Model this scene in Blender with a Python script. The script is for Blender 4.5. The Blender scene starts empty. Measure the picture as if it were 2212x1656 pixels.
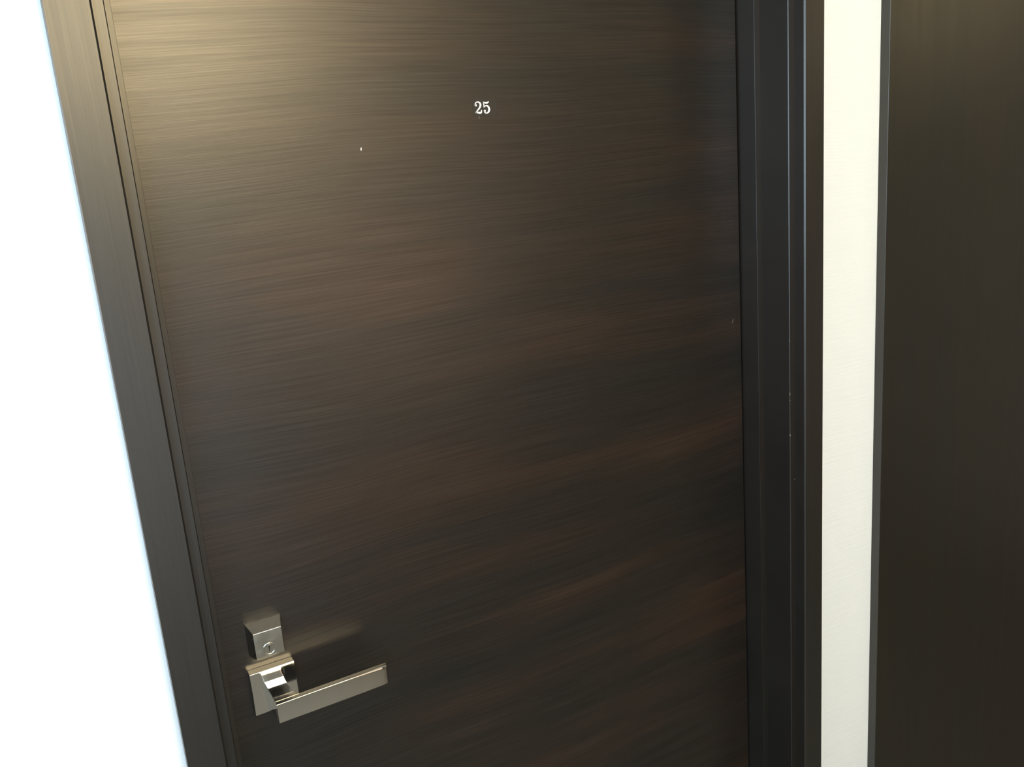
import bpy, bmesh, math
from mathutils import Vector, Matrix

S = bpy.context.scene
COL = S.collection

# ------------------------------------------------------------------ camera
# world: x right along the door, y into the door, z up; door face is y = 0
cam_d = bpy.data.cameras.new('camera')
cam = bpy.data.objects.new('camera', cam_d)
COL.objects.link(cam)
cam_d.sensor_fit = 'HORIZONTAL'
cam_d.sensor_width = 36.0
cam_d.lens = 1812.44 / 2212 * 36.0
cam_d.clip_start = 0.02
h = Vector((0.86706642, -0.17859669, 0.46507961))
v = Vector((0.07933333, 0.97111944, 0.22501836))
d = Vector((-0.49183539, -0.15820955, 0.85619372))
right = Vector((h.x, d.x, -v.x))
up = -Vector((h.y, d.y, -v.y))
back = -Vector((h.z, d.z, -v.z))
m = Matrix((right, up, back)).transposed().to_4x4()
m.translation = Vector((0.0, -0.92, 1.545))
cam.matrix_world = m
S.camera = cam

# ------------------------------------------------------------------ view
S.view_settings.view_transform = 'Standard'
S.view_settings.look = 'None'
S.view_settings.gamma = 1.0
S.view_settings.use_curve_mapping = False
S.view_settings.exposure = 0.0

# ------------------------------------------------------------------ world
w = bpy.data.worlds.new('world'); S.world = w
w.use_nodes = True
w.node_tree.nodes['Background'].inputs[0].default_value = (0.75, 0.87, 1.0, 1)
w.node_tree.nodes['Background'].inputs[1].default_value = 1.0

# ------------------------------------------------------------------ lights
def area(name, loc, target, sx, sy, power, col, shape='RECTANGLE', spread=180):
    l = bpy.data.lights.new(name, 'AREA')
    l.shape = shape; l.size = sx; l.size_y = sy
    l.energy = power; l.color = col; l.spread = math.radians(spread)
    o = bpy.data.objects.new(name, l); COL.objects.link(o)
    o.location = loc
    o.rotation_euler = (Vector(target) - Vector(loc)).to_track_quat('-Z', 'Y').to_euler()
    return o
# warm source inferred high behind the camera; its panel form is made up
area('warm_back_light', (0.49, -2.57, 2.30), (0.49, 0, 2.30), 0.80, 0.36, 42, (1.0, 0.79, 0.45))
# cool panel added behind the camera at left, standing in for unseen daylight
area('daylight_panel', (-1.10, -2.57, 1.80), (-1.10, 0, 1.80), 1.2, 1.2, 52, (0.55, 0.80, 1.0))
# unseen light added at the left to brighten the wall and right jamb
area('side_fill', (-1.87, -0.60, 1.75), (2, -0.60, 1.75), 0.7, 1.0, 30, (1.0, 0.98, 0.93))
# added warm fill behind the camera to the right, no real lamp known
area('warm_fill', (1.20, -2.57, 1.30), (1.20, 0, 1.30), 1.0, 1.1, 6, (1.0, 0.66, 0.44))
# low neutral fill added behind the camera in place of bounced light
area('low_fill', (0.0, -2.57, 0.70), (0.0, 0, 0.70), 0.9, 1.1, 4.0, (0.90, 0.97, 1.0))
# small overhead light added to brighten the lever's chamfered edges
area('overhead_fill', (0.45, -1.05, 2.59), (0.45, -1.05, 0), 0.5, 0.5, 2.4, (1.0, 0.98, 0.93), 'DISK')
# warm light added at the right to brighten the top of the wood panel
area('right_warm_fill', (3.16, -1.40, 2.20), (0.8, -0.6, 1.6), 0.6, 0.6, 3.4, (1.0, 0.78, 0.42))

# ------------------------------------------------------------------ materials
def new_mat(name):
    mt = bpy.data.materials.new(name); mt.use_nodes = True
    return mt, mt.node_tree.nodes, mt.node_tree.links, mt.node_tree.nodes['Principled BSDF']

SEED = 23.5
def wood(name, base, warm, cool, axis, rough=0.4, strength=1.0, bump=0.12, spec=0.5):
    """dark stained veneer, grain running along x or z"""
    mt, N, L, B = new_mat(name)
    tc0 = N.new('ShaderNodeTexCoord')
    tcm = N.new('ShaderNodeMapping'); tcm.inputs['Rotation'].default_value = (0, math.radians(1.1 if axis == 'x' else 0), 0)
    L.new(tc0.outputs['Object'], tcm.inputs[0])
    class tc: outputs = {'Object': tcm.outputs[0]}
    def mapping(sc, rot=0.0):
        mp = N.new('ShaderNodeMapping'); mp.inputs['Scale'].default_value = sc
        mp.inputs['Rotation'].default_value = (0, rot, 0)
        return mp
    # a gentle wander so that the fibres are not ruler straight
    w1 = N.new('ShaderNodeTexNoise'); w1.inputs['Scale'].default_value = 1.0; w1.inputs['Detail'].default_value = 1.0
    sc0 = (2.2, 1, 3.0) if axis == 'x' else (3.0, 1, 2.0)
    mp0 = mapping(sc0); L.new(tc.outputs['Object'], mp0.inputs[0]); L.new(mp0.outputs[0], w1.inputs['Vector'])
    sub = N.new('ShaderNodeVectorMath'); sub.operation = 'SUBTRACT'; sub.inputs[1].default_value = (0.5, 0.5, 0.5)
    L.new(w1.outputs['Color'], sub.inputs[0])
    mul = N.new('ShaderNodeVectorMath'); mul.operation = 'MULTIPLY'
    mul.inputs[1].default_value = (0, 0, 0.036) if axis == 'x' else (0.02, 0, 0)
    L.new(sub.outputs[0], mul.inputs[0])
    add = N.new('ShaderNodeVectorMath'); add.operation = 'ADD'
    L.new(tc.outputs['Object'], add.inputs[0]); L.new(mul.outputs[0], add.inputs[1])
    def noise(sx, sz, detail, rg=0.6, rot=0.0, off=(0, 0, 0)):
        mp = mapping((sx, 3, sz) if axis == 'x' else (sz, 3, sx), rot)
        mp.inputs['Location'].default_value = off
        L.new(add.outputs[0], mp.inputs[0])
        n = N.new('ShaderNodeTexNoise'); n.inputs['Scale'].default_value = 1.0
        n.inputs['Detail'].default_value = detail; n.inputs['Roughness'].default_value = rg
        L.new(mp.outputs[0], n.inputs['Vector']); return n
    def ramp(src, pts):
        r = N.new('ShaderNodeValToRGB'); L.new(src, r.inputs[0])
        while len(r.color_ramp.elements) < len(pts): r.color_ramp.elements.new(0.5)
        for e, (p, c) in zip(r.color_ramp.elements, pts):
            e.position = p; e.color = (c[0], c[1], c[2], 1)
        return r
    def mix(kind, fac, a, b):
        x = N.new('ShaderNodeMix'); x.data_type = 'RGBA'; x.blend_type = kind
        if hasattr(fac, 'is_linked'): L.new(fac, x.inputs[0])
        else: x.inputs[0].default_value = fac
        L.new(a, x.inputs[6]); L.new(b, x.inputs[7]); return x.outputs[2]
    hue = noise(1.3, 11, 3, 0.6, off=(0, 0, SEED))
    r1 = ramp(hue.outputs['Fac'], [(0.36, cool), (0.5, base), (0.64, warm)])
    band = noise(1.8, 60, 3, 0.65)
    g = lambda a: (a, a, a)
    k = strength
    r2 = ramp(band.outputs['Fac'], [(0.32, g(1 - 0.33 * k)), (0.52, g(1.0)), (0.70, g(1 + 0.45 * k))])
    fine = noise(6, 520, 3, 0.7)
    r3 = ramp(fine.outputs['Fac'], [(0.30, g(1 - 0.35 * k)), (0.5, g(1.0)), (0.70, g(1 + 0.45 * k))])
    c = mix('MULTIPLY', 1.0, r1.outputs[0], r2.outputs[0])
    c = mix('MULTIPLY', 1.0, c, r3.outputs[0])
    L.new(c, B.inputs['Base Color'])
    mr = N.new('ShaderNodeMapRange'); L.new(band.outputs['Fac'], mr.inputs[0])
    mr.inputs[1].default_value = 0.3; mr.inputs[2].default_value = 0.7
    mr.inputs[3].default_value = rough + 0.02; mr.inputs[4].default_value = rough - 0.02
    L.new(mr.outputs[0], B.inputs['Roughness'])
    # the sheen of the lacquer varies from fibre to fibre too
    ms = N.new('ShaderNodeMapRange'); L.new(fine.outputs['Fac'], ms.inputs[0])
    ms.inputs[1].default_value = 0.3; ms.inputs[2].default_value = 0.7
    ms.inputs[3].default_value = spec * (1 - 0.16 * k); ms.inputs[4].default_value = spec * (1 + 0.16 * k)
    L.new(ms.outputs[0], B.inputs['Specular IOR Level'])
    bp = N.new('ShaderNodeBump'); bp.inputs['Strength'].default_value = bump; bp.inputs['Distance'].default_value = 0.0006
    L.new(fine.outputs['Fac'], bp.inputs['Height']); L.new(bp.outputs[0], B.inputs['Normal'])
    return mt

def plain(name, col, rough=0.5, metal=0.0, spec=0.5):
    mt, N, L, B = new_mat(name)
    B.inputs['Base Color'].default_value = (*col, 1)
    B.inputs['Roughness'].default_value = rough
    B.inputs['Metallic'].default_value = metal
    B.inputs['Specular IOR Level'].default_value = spec
    return mt

M_door = wood('door_veneer', (0.0100, 0.0072, 0.0056), (0.0185, 0.0104, 0.0069), (0.0062, 0.0058, 0.0053), 'x', 0.355, 0.9, 0.10, 0.75)
M_frame = wood('frame_veneer', (0.0112, 0.0101, 0.0090), (0.0124, 0.0101, 0.0089), (0.0097, 0.0099, 0.0094), 'z', 0.36, 0.35, 0.06, 0.75)
M_panel = wood('panel_veneer', (0.0102, 0.0090, 0.0064), (0.0112, 0.0090, 0.0062), (0.0090, 0.0088, 0.0068), 'z', 0.36, 0.2, 0.04, 0.75)

def chrome(name, rough, col=(0.80, 0.80, 0.77)):
    mt, N, L, B = new_mat(name)
    B.inputs['Base Color'].default_value = (*col, 1); B.inputs['Metallic'].default_value = 1.0
    tc = N.new('ShaderNodeTexCoord'); n = N.new('ShaderNodeTexNoise')
    n.inputs['Scale'].default_value = 70; n.inputs['Detail'].default_value = 3
    L.new(tc.outputs['Object'], n.inputs['Vector'])
    mr = N.new('ShaderNodeMapRange'); mr.inputs[1].default_value = 0.35; mr.inputs[2].default_value = 0.65
    mr.inputs[3].default_value = rough * 0.7; mr.inputs[4].default_value = rough * 1.4
    L.new(n.outputs['Fac'], mr.inputs[0]); L.new(mr.outputs[0], B.inputs['Roughness'])
    return mt
M_chrome = chrome('polished_chrome', 0.08, (0.72, 0.72, 0.70))
M_satin = chrome('satin_nickel', 0.20, (0.66, 0.66, 0.62))
M_dark = plain('keyway_shadow', (0.01, 0.01, 0.01), 0.6)
M_white = plain('white_vinyl', (0.90, 0.88, 0.87), 0.5)
M_sticker = plain('dark_vinyl', (0.021, 0.0175, 0.016), 0.5, 0, 0.4)
M_chip = plain('bare_chip', (0.45, 0.42, 0.38), 0.7)
M_smudge = plain('grey_smudge', (0.10, 0.09, 0.08), 0.7)

def wallpaper():
    mt, N, L, B = new_mat('white_wallpaper')
    B.inputs['Base Color'].default_value = (0.79, 0.84, 0.88, 1)
    B.inputs['Roughness'].default_value = 0.75
    tc = N.new('ShaderNodeTexCoord')
    mp = N.new('ShaderNodeMapping'); mp.inputs['Scale'].default_value = (18, 18, 420)
    mp.inputs['Rotation'].default_value = (0, 0.0, 0)
    L.new(tc.outputs['Object'], mp.inputs[0])
    n = N.new('ShaderNodeTexNoise'); n.inputs['Scale'].default_value = 1; n.inputs['Detail'].default_value = 2
    L.new(mp.outputs[0], n.inputs['Vector'])
    bp = N.new('ShaderNodeBump'); bp.inputs['Strength'].default_value = 0.35; bp.inputs['Distance'].default_value = 0.0006
    L.new(n.outputs['Fac'], bp.inputs['Height']); L.new(bp.outputs[0], B.inputs['Normal'])
    return mt
M_wall = wallpaper()
M_room = plain('painted_wall', (0.34, 0.32, 0.29), 0.8)
M_ceil = plain('ceiling_paint', (0.80, 0.79, 0.76), 0.85)

def carpet():
    mt, N, L, B = new_mat('floor_carpet')
    tc = N.new('ShaderNodeTexCoord'); n = N.new('ShaderNodeTexNoise')
    n.inputs['Scale'].default_value = 60; n.inputs['Detail'].default_value = 5
    L.new(tc.outputs['Object'], n.inputs['Vector'])
    r = N.new('ShaderNodeValToRGB'); L.new(n.outputs['Fac'], r.inputs[0])
    r.color_ramp.elements[0].position = 0.35; r.color_ramp.elements[0].color = (0.14, 0.13, 0.115, 1)
    r.color_ramp.elements[1].position = 0.65; r.color_ramp.elements[1].color = (0.21, 0.20, 0.175, 1)
    L.new(r.outputs[0], B.inputs['Base Color']); B.inputs['Roughness'].default_value = 0.9
    return mt
M_floor = carpet()

# ------------------------------------------------------------------ helpers
def empty(name, loc, parent=None):
    o = bpy.data.objects.new(name, None); COL.objects.link(o)
    o.empty_display_size = 0.05
    o.location = loc
    if parent: o.parent = parent
    return o

def world_pos(o):
    p = Vector(o.location)
    while o.parent: o = o.parent; p += Vector(o.location)
    return p

def obj(name, bm, mat, parent=None, smooth=False):
    """bm is in world coordinates; the mesh is stored relative to its parent"""
    bmesh.ops.recalc_face_normals(bm, faces=bm.faces)
    me = bpy.data.meshes.new(name)
    if parent is not None:
        bmesh.ops.translate(bm, verts=bm.verts, vec=-world_pos(parent))
    bm.to_mesh(me); bm.free()
    me.materials.append(mat)
    if smooth:
        for p in me.polygons: p.use_smooth = True
    o = bpy.data.objects.new(name, me); COL.objects.link(o)
    if parent is not None: o.parent = parent
    return o

def tag(o, label=None, cat=None, group=None, kind=None):
    if label: o['label'] = label
    if cat: o['category'] = cat
    if group: o['group'] = group
    if kind: o['kind'] = kind
    return o

def box(bm, x0, x1, y0, y1, z0, z1):
    vs = [bm.verts.new((x, y, z)) for z in (z0, z1) for y in (y0, y1) for x in (x0, x1)]
    for f in ((0, 1, 3, 2), (4, 5, 7, 6), (0, 1, 5, 4), (2, 3, 7, 6), (0, 2, 6, 4), (1, 3, 7, 5)):
        bm.faces.new([vs[i] for i in f])
    return vs

def hull8(bm, a, b):
    """frustum between two rectangles (x0,x1,z0,z1,y)"""
    vs = []
    for x0, x1, z0, z1, y in (a, b):
        vs += [bm.verts.new(p) for p in ((x0, y, z0), (x1, y, z0), (x1, y, z1), (x0, y, z1))]
    bm.faces.new(vs[:4]); bm.faces.new(vs[4:])
    for i in range(4):
        j = (i + 1) % 4
        bm.faces.new((vs[i], vs[j], vs[4 + j], vs[4 + i]))
    return vs

def bevel(bm, w, seg=2, edges=None):
    bmesh.ops.bevel(bm, geom=list(edges or bm.edges), offset=w, segments=seg, affect='EDGES', profile=0.6, clamp_overlap=True)

def rail(side, prof):
    """vertical (or head) moulding around the opening, mitred at the top.
    prof: closed list of (u, y), u = distance from the door's centre line"""
    bm = bmesh.new()
    CX, HT = 0.499, 2.06          # centre of the opening, its head = HT + (u - UREF)
    UREF = 0.40
    if side in ('left', 'right'):
        s = -1 if side == 'left' else 1
        a = [bm.verts.new((CX + s * u, y, 0.0)) for u, y in prof]
        b = [bm.verts.new((CX + s * u, y, HT + u - UREF)) for u, y in prof]
    else:
        a = [bm.verts.new((CX - u, y, HT + u - UREF)) for u, y in prof]
        b = [bm.verts.new((CX + u, y, HT + u - UREF)) for u, y in prof]
    n = len(prof)
    bm.faces.new(a); bm.faces.new(list(reversed(b)))
    for i in range(n):
        j = (i + 1) % n
        bm.faces.new((a[i], a[j], b[j], b[i]))
    return bm

# ------------------------------------------------------------------ room shell
WY = -0.08                       # face of the wall the door is set in
bm = bmesh.new()
box(bm, -1.9, 0.499 - 0.4375, WY, 0.12, 0, 2.6)
box(bm, 0.499 + 0.4375, 3.2, WY, 0.12, 0, 2.6)
box(bm, 0.499 - 0.4375, 0.499 + 0.4375, WY, 0.12, 2.0975, 2.6)
tag(obj('wall_front', bm, M_wall), 'white papered wall around the dark wooden door', 'wall', kind='structure')
bm = bmesh.new(); box(bm, -1.9, 3.2, -3.0, 0.12, -0.1, 0)
tag(obj('floor', bm, M_floor), 'grey brown carpeted floor below the door', 'floor', kind='structure')
bm = bmesh.new(); box(bm, -1.9, 3.2, -3.0, 0.12, 2.6, 2.7)
tag(obj('ceiling', bm, M_ceil), 'pale painted ceiling above the door', 'ceiling', kind='structure')
bm = bmesh.new(); box(bm, -2.0, -1.9, -3.0, 0.12, 0, 2.6)
tag(obj('wall_left', bm, M_room), 'painted side wall at the left of the corridor', 'wall', kind='structure')
bm = bmesh.new(); box(bm, 3.2, 3.3, -3.0, 0.12, 0, 2.6)
tag(obj('wall_right', bm, M_room), 'painted side wall at the right of the corridor', 'wall', kind='structure')
bm = bmesh.new(); box(bm, -1.9, 3.2, -2.7, -2.6, 0, 2.6)
tag(obj('wall_back', bm, M_room), 'painted wall opposite the door', 'wall', kind='structure')
def light_ring(name, label, axis, c0, c1, z0, z1, p0, p1, mat):  # made-up frames around the light panels; the walls behind are solid
    """picture-frame surround of an added light panel; axis = the wall's running direction"""
    bm = bmesh.new(); t = 0.06
    for a0, a1, b0, b1 in ((c0 - t, c0, z0 - t, z1 + t), (c1, c1 + t, z0 - t, z1 + t), (c0, c1, z0 - t, z0), (c0, c1, z1, z1 + t)):
        if axis == 'x': box(bm, a0, a1, p0, p1, b0, b1)
        else: box(bm, p0, p1, a0, a1, b0, b1)
    return tag(obj(name, bm, mat), label, 'light frame', kind='structure')
M_lframe = plain('light_frame_paint', (0.55, 0.54, 0.52), 0.5)
light_ring('light_frame_1', 'added frame around the cool light panel opposite the door', 'x', -1.70, -0.50, 1.20, 2.40, -2.6, -2.55, M_lframe)
light_ring('light_frame_2', 'added frame around the fill light on the left side wall', 'y', -0.95, -0.25, 1.25, 2.25, -1.9, -1.85, M_lframe)
light_ring('light_frame_3', 'added frame around the warm light high on the opposite wall', 'x', 0.09, 0.89, 2.12, 2.48, -2.6, -2.55, M_lframe)

# ------------------------------------------------------------------ door frame
trim = empty('trim_1', (0.499, -0.08, 0))
tag(trim, 'dark brown stepped wooden frame around the numbered door', 'door frame', kind='structure')
for side in ('left', 'right', 'head'):
    # flat outer casing, standing 2 cm off the wall, chamfered on its inner arris
    cas = [(0.421, 0.0), (0.421, -0.0982), (0.4228, -0.1), (0.4575, -0.1), (0.458, -0.0995), (0.458, WY - 0.0003), (0.4375, WY - 0.0003), (0.4375, 0.0)]
    # stepped jamb behind it
    jam = [(0.4096, 0.0), (0.4096, -0.0816), (0.4105, -0.0825), (0.421, -0.0825), (0.421, 0.0)]
    stp = [(0.3992, 0.03), (0.3992, -0.0324), (0.3994, -0.0326), (0.4096, -0.0326), (0.4096, 0.0), (0.4375, 0.0), (0.4375, 0.03)]
    obj('casing', rail(side, cas), M_frame, trim)
    obj('jamb', rail(side, jam), M_frame, trim)
    obj('door_stop', rail(side, stp), M_frame, trim)

# small chips in the lacquer of the right jamb's arris
def chip(name, x, y, z, w_, h_, parent, mat=None, tilt=0.0, t=0.0002):
    bm = bmesh.new()
    n = 8
    a, b = [], []
    for i in range(n):
        q = 2 * math.pi * i / n
        rr = 1 + 0.25 * math.sin(3 * q + x * 50)
        px, pz = math.cos(q) * w_ / 2 * rr, math.sin(q) * h_ / 2 * rr
        px, pz = px * math.cos(tilt) + pz * math.sin(tilt), -px * math.sin(tilt) + pz * math.cos(tilt)
        a.append(bm.verts.new((x + px, y, z + pz))); b.append(bm.verts.new((x + px * 0.7, y - t, z + pz * 0.7)))
    bm.faces.new(a); bm.faces.new(list(reversed(b)))
    for i in range(n):
        j = (i + 1) % n
        bm.faces.new((a[i], a[j], b[j], b[i]))
    return obj(name, bm, mat or M_chip, parent)
for z, ww, hh in ((1163.5, 1.3, 3.6), (1304.0, 1.2, 1.6), (1226.0, 0.9, 5.0), (1216.0, 1.1, 1.8)):
    chip('lacquer_chip', 0.9093, -0.0822, z / 1000, ww / 1000, hh / 1000, trim)
chip('lacquer_chip', 0.9175, -0.0825, 1.0935, 0.0012, 0.003, trim, M_smudge)

# ------------------------------------------------------------------ door
door = empty('door_1', (0.499, 0.0, 0.006))
tag(door, 'flat dark brown wood veneer door numbered 25 with chrome lever handle', 'door', kind='structure')
bm = bmesh.new(); box(bm, 0.499 - 0.3965, 0.499 + 0.3970, 0.0, 0.04, 0.006, 2.054)
bevel(bm, 0.0006, 1)
obj('door_leaf', bm, M_door, door)

# lock escutcheon: a block that tapers towards the front, with its key cylinder
lock = empty('lock_escutcheon', (0.1505 - 0.499, 0, 1.069 - 0.006), door)
bm = bmesh.new()
hull8(bm, (0.1300, 0.1712, 1.0500, 1.0897, 0.0), (0.1341, 0.1661, 1.0542, 1.0856, -0.022))
bevel(bm, 0.0007, 3)
body = obj('escutcheon_block', bm, M_satin, lock)
def ring(bm, cx, cz, r0, r1, y0, y1, n=40):
    """flat ring with inner radius r0, from y0 (back) to y1 (front)"""
    q = [[bm.verts.new((cx + r * math.cos(2 * math.pi * i / n), y, cz + r * math.sin(2 * math.pi * i / n))) for i in range(n)]
         for r, y in ((r0, y0), (r0, y1), (r1, y1), (r1, y0))]
    for k in range(4):
        for i in range(n):
            j = (i + 1) % n
            bm.faces.new((q[k][i], q[k][j], q[(k + 1) % 4][j], q[(k + 1) % 4][i]))
def disc(bm, cx, cz, r, y0, y1, n=40, ch=0.0):
    a = [bm.verts.new((cx + r * math.cos(2 * math.pi * i / n), y0, cz + r * math.sin(2 * math.pi * i / n))) for i in range(n)]
    b = [bm.verts.new((cx + (r - ch) * math.cos(2 * math.pi * i / n), y1, cz + (r - ch) * math.sin(2 * math.pi * i / n))) for i in range(n)]
    bm.faces.new(a); bm.faces.new(list(reversed(b)))
    for i in range(n):
        j = (i + 1) % n
        bm.faces.new((a[i], a[j], b[j], b[i]))
bm = bmesh.new()
ring(bm, 0.1495, 1.0632, 0.0062, 0.0071, -0.0219, -0.0227)
disc(bm, 0.1495, 1.0632, 0.0056, -0.0219, -0.0223, ch=0.0003)
obj('key_cylinder', bm, M_satin, lock)
bm = bmesh.new(); box(bm, 0.1490, 0.1500, -0.02245, -0.0222, 1.0605, 1.0665)
disc(bm, 0.1495, 1.0660, 0.0009, -0.0222, -0.02245, 12)
obj('keyhole', bm, M_dark, lock)

# lever handle: square rose, tapering neck, flat bar lever
hnd = empty('door_handle', (0.1508 - 0.499, 0, 1.007 - 0.006), door)
bm = bmesh.new(); box(bm, 0.1249, 0.1764, -0.012, 0.0, 0.9812, 1.0332)
bevel(bm, 0.0006, 3)
obj('rose_plate', bm, M_chrome, hnd)

def loft(bm, secs, cap=True):
    rows = [[bm.verts.new(p) for p in s] for s in secs]
    n = len(secs[0])
    for r0, r1 in zip(rows, rows[1:]):
        for i in range(n):
            j = (i + 1) % n
            bm.faces.new((r0[i], r0[j], r1[j], r1[i]))
    if cap:
        bm.faces.new(rows[0]); bm.faces.new(list(reversed(rows[-1])))
bm = bmesh.new()
def sec(x0, x1, z0, z1, y): return [(x0, y, z0), (x1, y, z0), (x1, y, z1), (x0, y, z1)]
loft(bm, [sec(0.1394, 0.1624, 0.9835, 1.0190, -0.0118),
          sec(0.1399, 0.1622, 0.9850, 1.0178, -0.0160),
          sec(0.1414, 0.1634, 0.9880, 1.0146, -0.0300),
          sec(0.1420, 0.1650, 0.9886, 1.0126, -0.0390),
          sec(0.1423, 0.1690, 0.9886, 1.0121, -0.0475)])
bevel(bm, 0.0006, 2, [e for e in bm.edges if abs(e.verts[0].co.y - e.verts[1].co.y) > 1e-4 and len(e.link_faces) == 2 and e.link_faces[0].normal.angle(e.link_faces[1].normal, 0) >= 0])
obj('handle_neck', bm, M_chrome, hnd)
# the bar, its outer end dressed back a little
bm = bmesh.new()
xs = [0.1424, 0.17, 0.20, 0.225, 0.245, 0.258, 0.266, 0.2705, 0.2725, 0.2734]
def front(x):
    t = max(0.0, (x - 0.225) / (0.2734 - 0.225))
    return -0.0545 + 0.0012 * t ** 2.5
secs = []
for x in xs:
    e = 0.0
    if x > 0.2690: e = 0.0036 * ((x - 0.2690) / 0.0044) ** 2
    yf, yb = front(x) + e * 0.7, -0.0470 - e * 0.3
    q = 0.0008 + 0.0034 * max(0.0, (x - 0.205) / 0.0684) ** 2.2      # upper arris dressed wider towards the free end
    arc = [(x, yf + 0.6 * q * (1 - math.cos(t)), 1.0120 - q + q * math.sin(t)) for t in [math.radians(18 * k) for k in range(6)]]
    secs.append([(x, yf, 0.9890)] + arc + [(x, yb, 1.0120), (x, yb, 0.9886), (x, yf + 0.0004, 0.9886)])
loft(bm, secs)
bm.normal_update()
lev = obj('lever', bm, M_chrome, hnd, True)
# smooth along the bar, crisp across its arrises
lev.data.set_sharp_from_angle(angle=math.radians(35))

# ------------------------------------------------------------------ door number
num = empty('door_number', (0.4905 - 0.499, 0, 1.641 - 0.006), door)
bm = bmesh.new(); box(bm, 0.4770, 0.5100, -0.00025, 0.0, 1.6315, 1.6512)
obj('number_backing', bm, M_sticker, num)

def stroke(bm, pts, y0=-0.00025, y1=-0.0012, sub=6):
    """flat raised ribbon of varying width; pts = (x mm, z mm, half-width mm)"""
    P = []
    n = len(pts)
    for i in range(n - 1):
        p0, p1, p2, p3 = pts[max(i - 1, 0)], pts[i], pts[i + 1], pts[min(i + 2, n - 1)]
        for k in range(sub):
            t = k / sub
            P.append([0.5 * (2 * b + (c - a) * t + (2 * a - 5 * b + 4 * c - e) * t * t + (-a + 3 * b - 3 * c + e) * t ** 3)
                      for a, b, c, e in zip(p0, p1, p2, p3)])
    P.append(list(pts[-1]))
    Lf, Rt = [], []
    for i, p in enumerate(P):
        a, b = P[max(i - 1, 0)], P[min(i + 1, len(P) - 1)]
        dx, dz = b[0] - a[0], b[1] - a[1]; q = math.hypot(dx, dz) or 1
        nx, nz = -dz / q * p[2], dx / q * p[2]
        Lf.append((p[0] + nx, p[1] + nz)); Rt.append((p[0] - nx, p[1] - nz))
    rows = []
    for l, r in zip(Lf, Rt):
        rows.append([bm.verts.new((c[0] / 1000, y, c[1] / 1000)) for c, y in ((l, y0), (l, y1), (r, y1), (r, y0))])
    for r0, r1 in zip(rows, rows[1:]):
        for i in range(4):
            j = (i + 1) % 4
            bm.faces.new((r0[i], r0[j], r1[j], r1[i]))
    bm.faces.new(rows[0]); bm.faces.new(list(reversed(rows[-1])))
bm = bmesh.new()
stroke(bm, [(480.6, 1643.6, .35), (480.7, 1645.6, .5), (482.3, 1647.4, .55), (484.6, 1647.6, .65), (486.9, 1646.3, .95), (487.4, 1643.9, 1.0),
            (486.1, 1641.3, .9), (483.4, 1638.6, .65), (481.2, 1636.3, .5), (480.6, 1635.2, .45)])
stroke(bm, [(480.2, 1635.5, .55), (482.0, 1636.1, .8), (484.4, 1635.6, 1.0), (486.6, 1635.4, 1.0), (487.9, 1636.5, .8), (488.3, 1638.8, .35)])
disc(bm, 0.4812, 1.6441, 0.00125, -0.00025, -0.0012, 20)
obj('digit_two', bm, M_white, num)
bm = bmesh.new()
stroke(bm, [(491.9, 1647.9, .4), (492.0, 1645.0, .45), (492.1, 1641.2, .4)])
stroke(bm, [(491.8, 1647.2, .65), (494.4, 1646.6, .9), (496.8, 1646.7, .95), (498.7, 1647.9, .35)])
stroke(bm, [(492.1, 1641.3, .35), (493.3, 1642.7, .5), (495.4, 1643.3, .65), (497.7, 1642.1, .95), (498.7, 1639.2, 1.1), (497.6, 1636.3, .95),
            (495.0, 1634.9, .6), (492.6, 1635.6, .5), (491.9, 1637.4, .4)])
disc(bm, 0.4927, 1.6376, 0.00125, -0.00025, -0.0012, 20)
obj('digit_five', bm, M_white, num)

# a fleck of white paint, a smudge and a scratch on the leaf
chip('paint_fleck', 0.3340, 0.0, 1.6012, 0.0016, 0.0036, door, M_white, 0.2)
chip('smudge', 0.4849, 0.0, 1.6306, 0.0020, 0.0040, door, M_smudge)
chip('scratch', 0.8802, 0.0, 1.3288, 0.0012, 0.0085, door, M_smudge, 0.45)

# ------------------------------------------------------------------ panel to the right
bm = bmesh.new()
px, py = 1.0952, -0.095
prof = [(px, WY - 0.0002), (px, py + 0.0004), (px + 0.0004, py), (2.6, py), (2.6, WY - 0.0002)]
a = [bm.verts.new((x, y, 0.0)) for x, y in prof]; b = [bm.verts.new((x, y, 2.6)) for x, y in prof]
bm.faces.new(a); bm.faces.new(list(reversed(b)))
for i in range(len(prof)):
    j = (i + 1) % len(prof)
    bm.faces.new((a[i], a[j], b[j], b[i]))
tag(obj('wood_panel', bm, M_panel), 'plain dark brown wood panel standing proud of the wall, right of the white strip', 'panel')

for o in bpy.data.objects:
    lab = {'number_backing': 'thin dark square behind the white digits', 'digit_two': 'small white serif digit 2', 'digit_five': 'small white serif digit 5',
           'door_handle': 'polished chrome lever handle on a square plate', 'lock_escutcheon': 'small satin metal lock block with round key cylinder',
           'keyhole': 'narrow black keyhole', 'paint_fleck': 'tiny white fleck on the dark veneer'}.get(o.name)
    if lab: o['label'] = lab
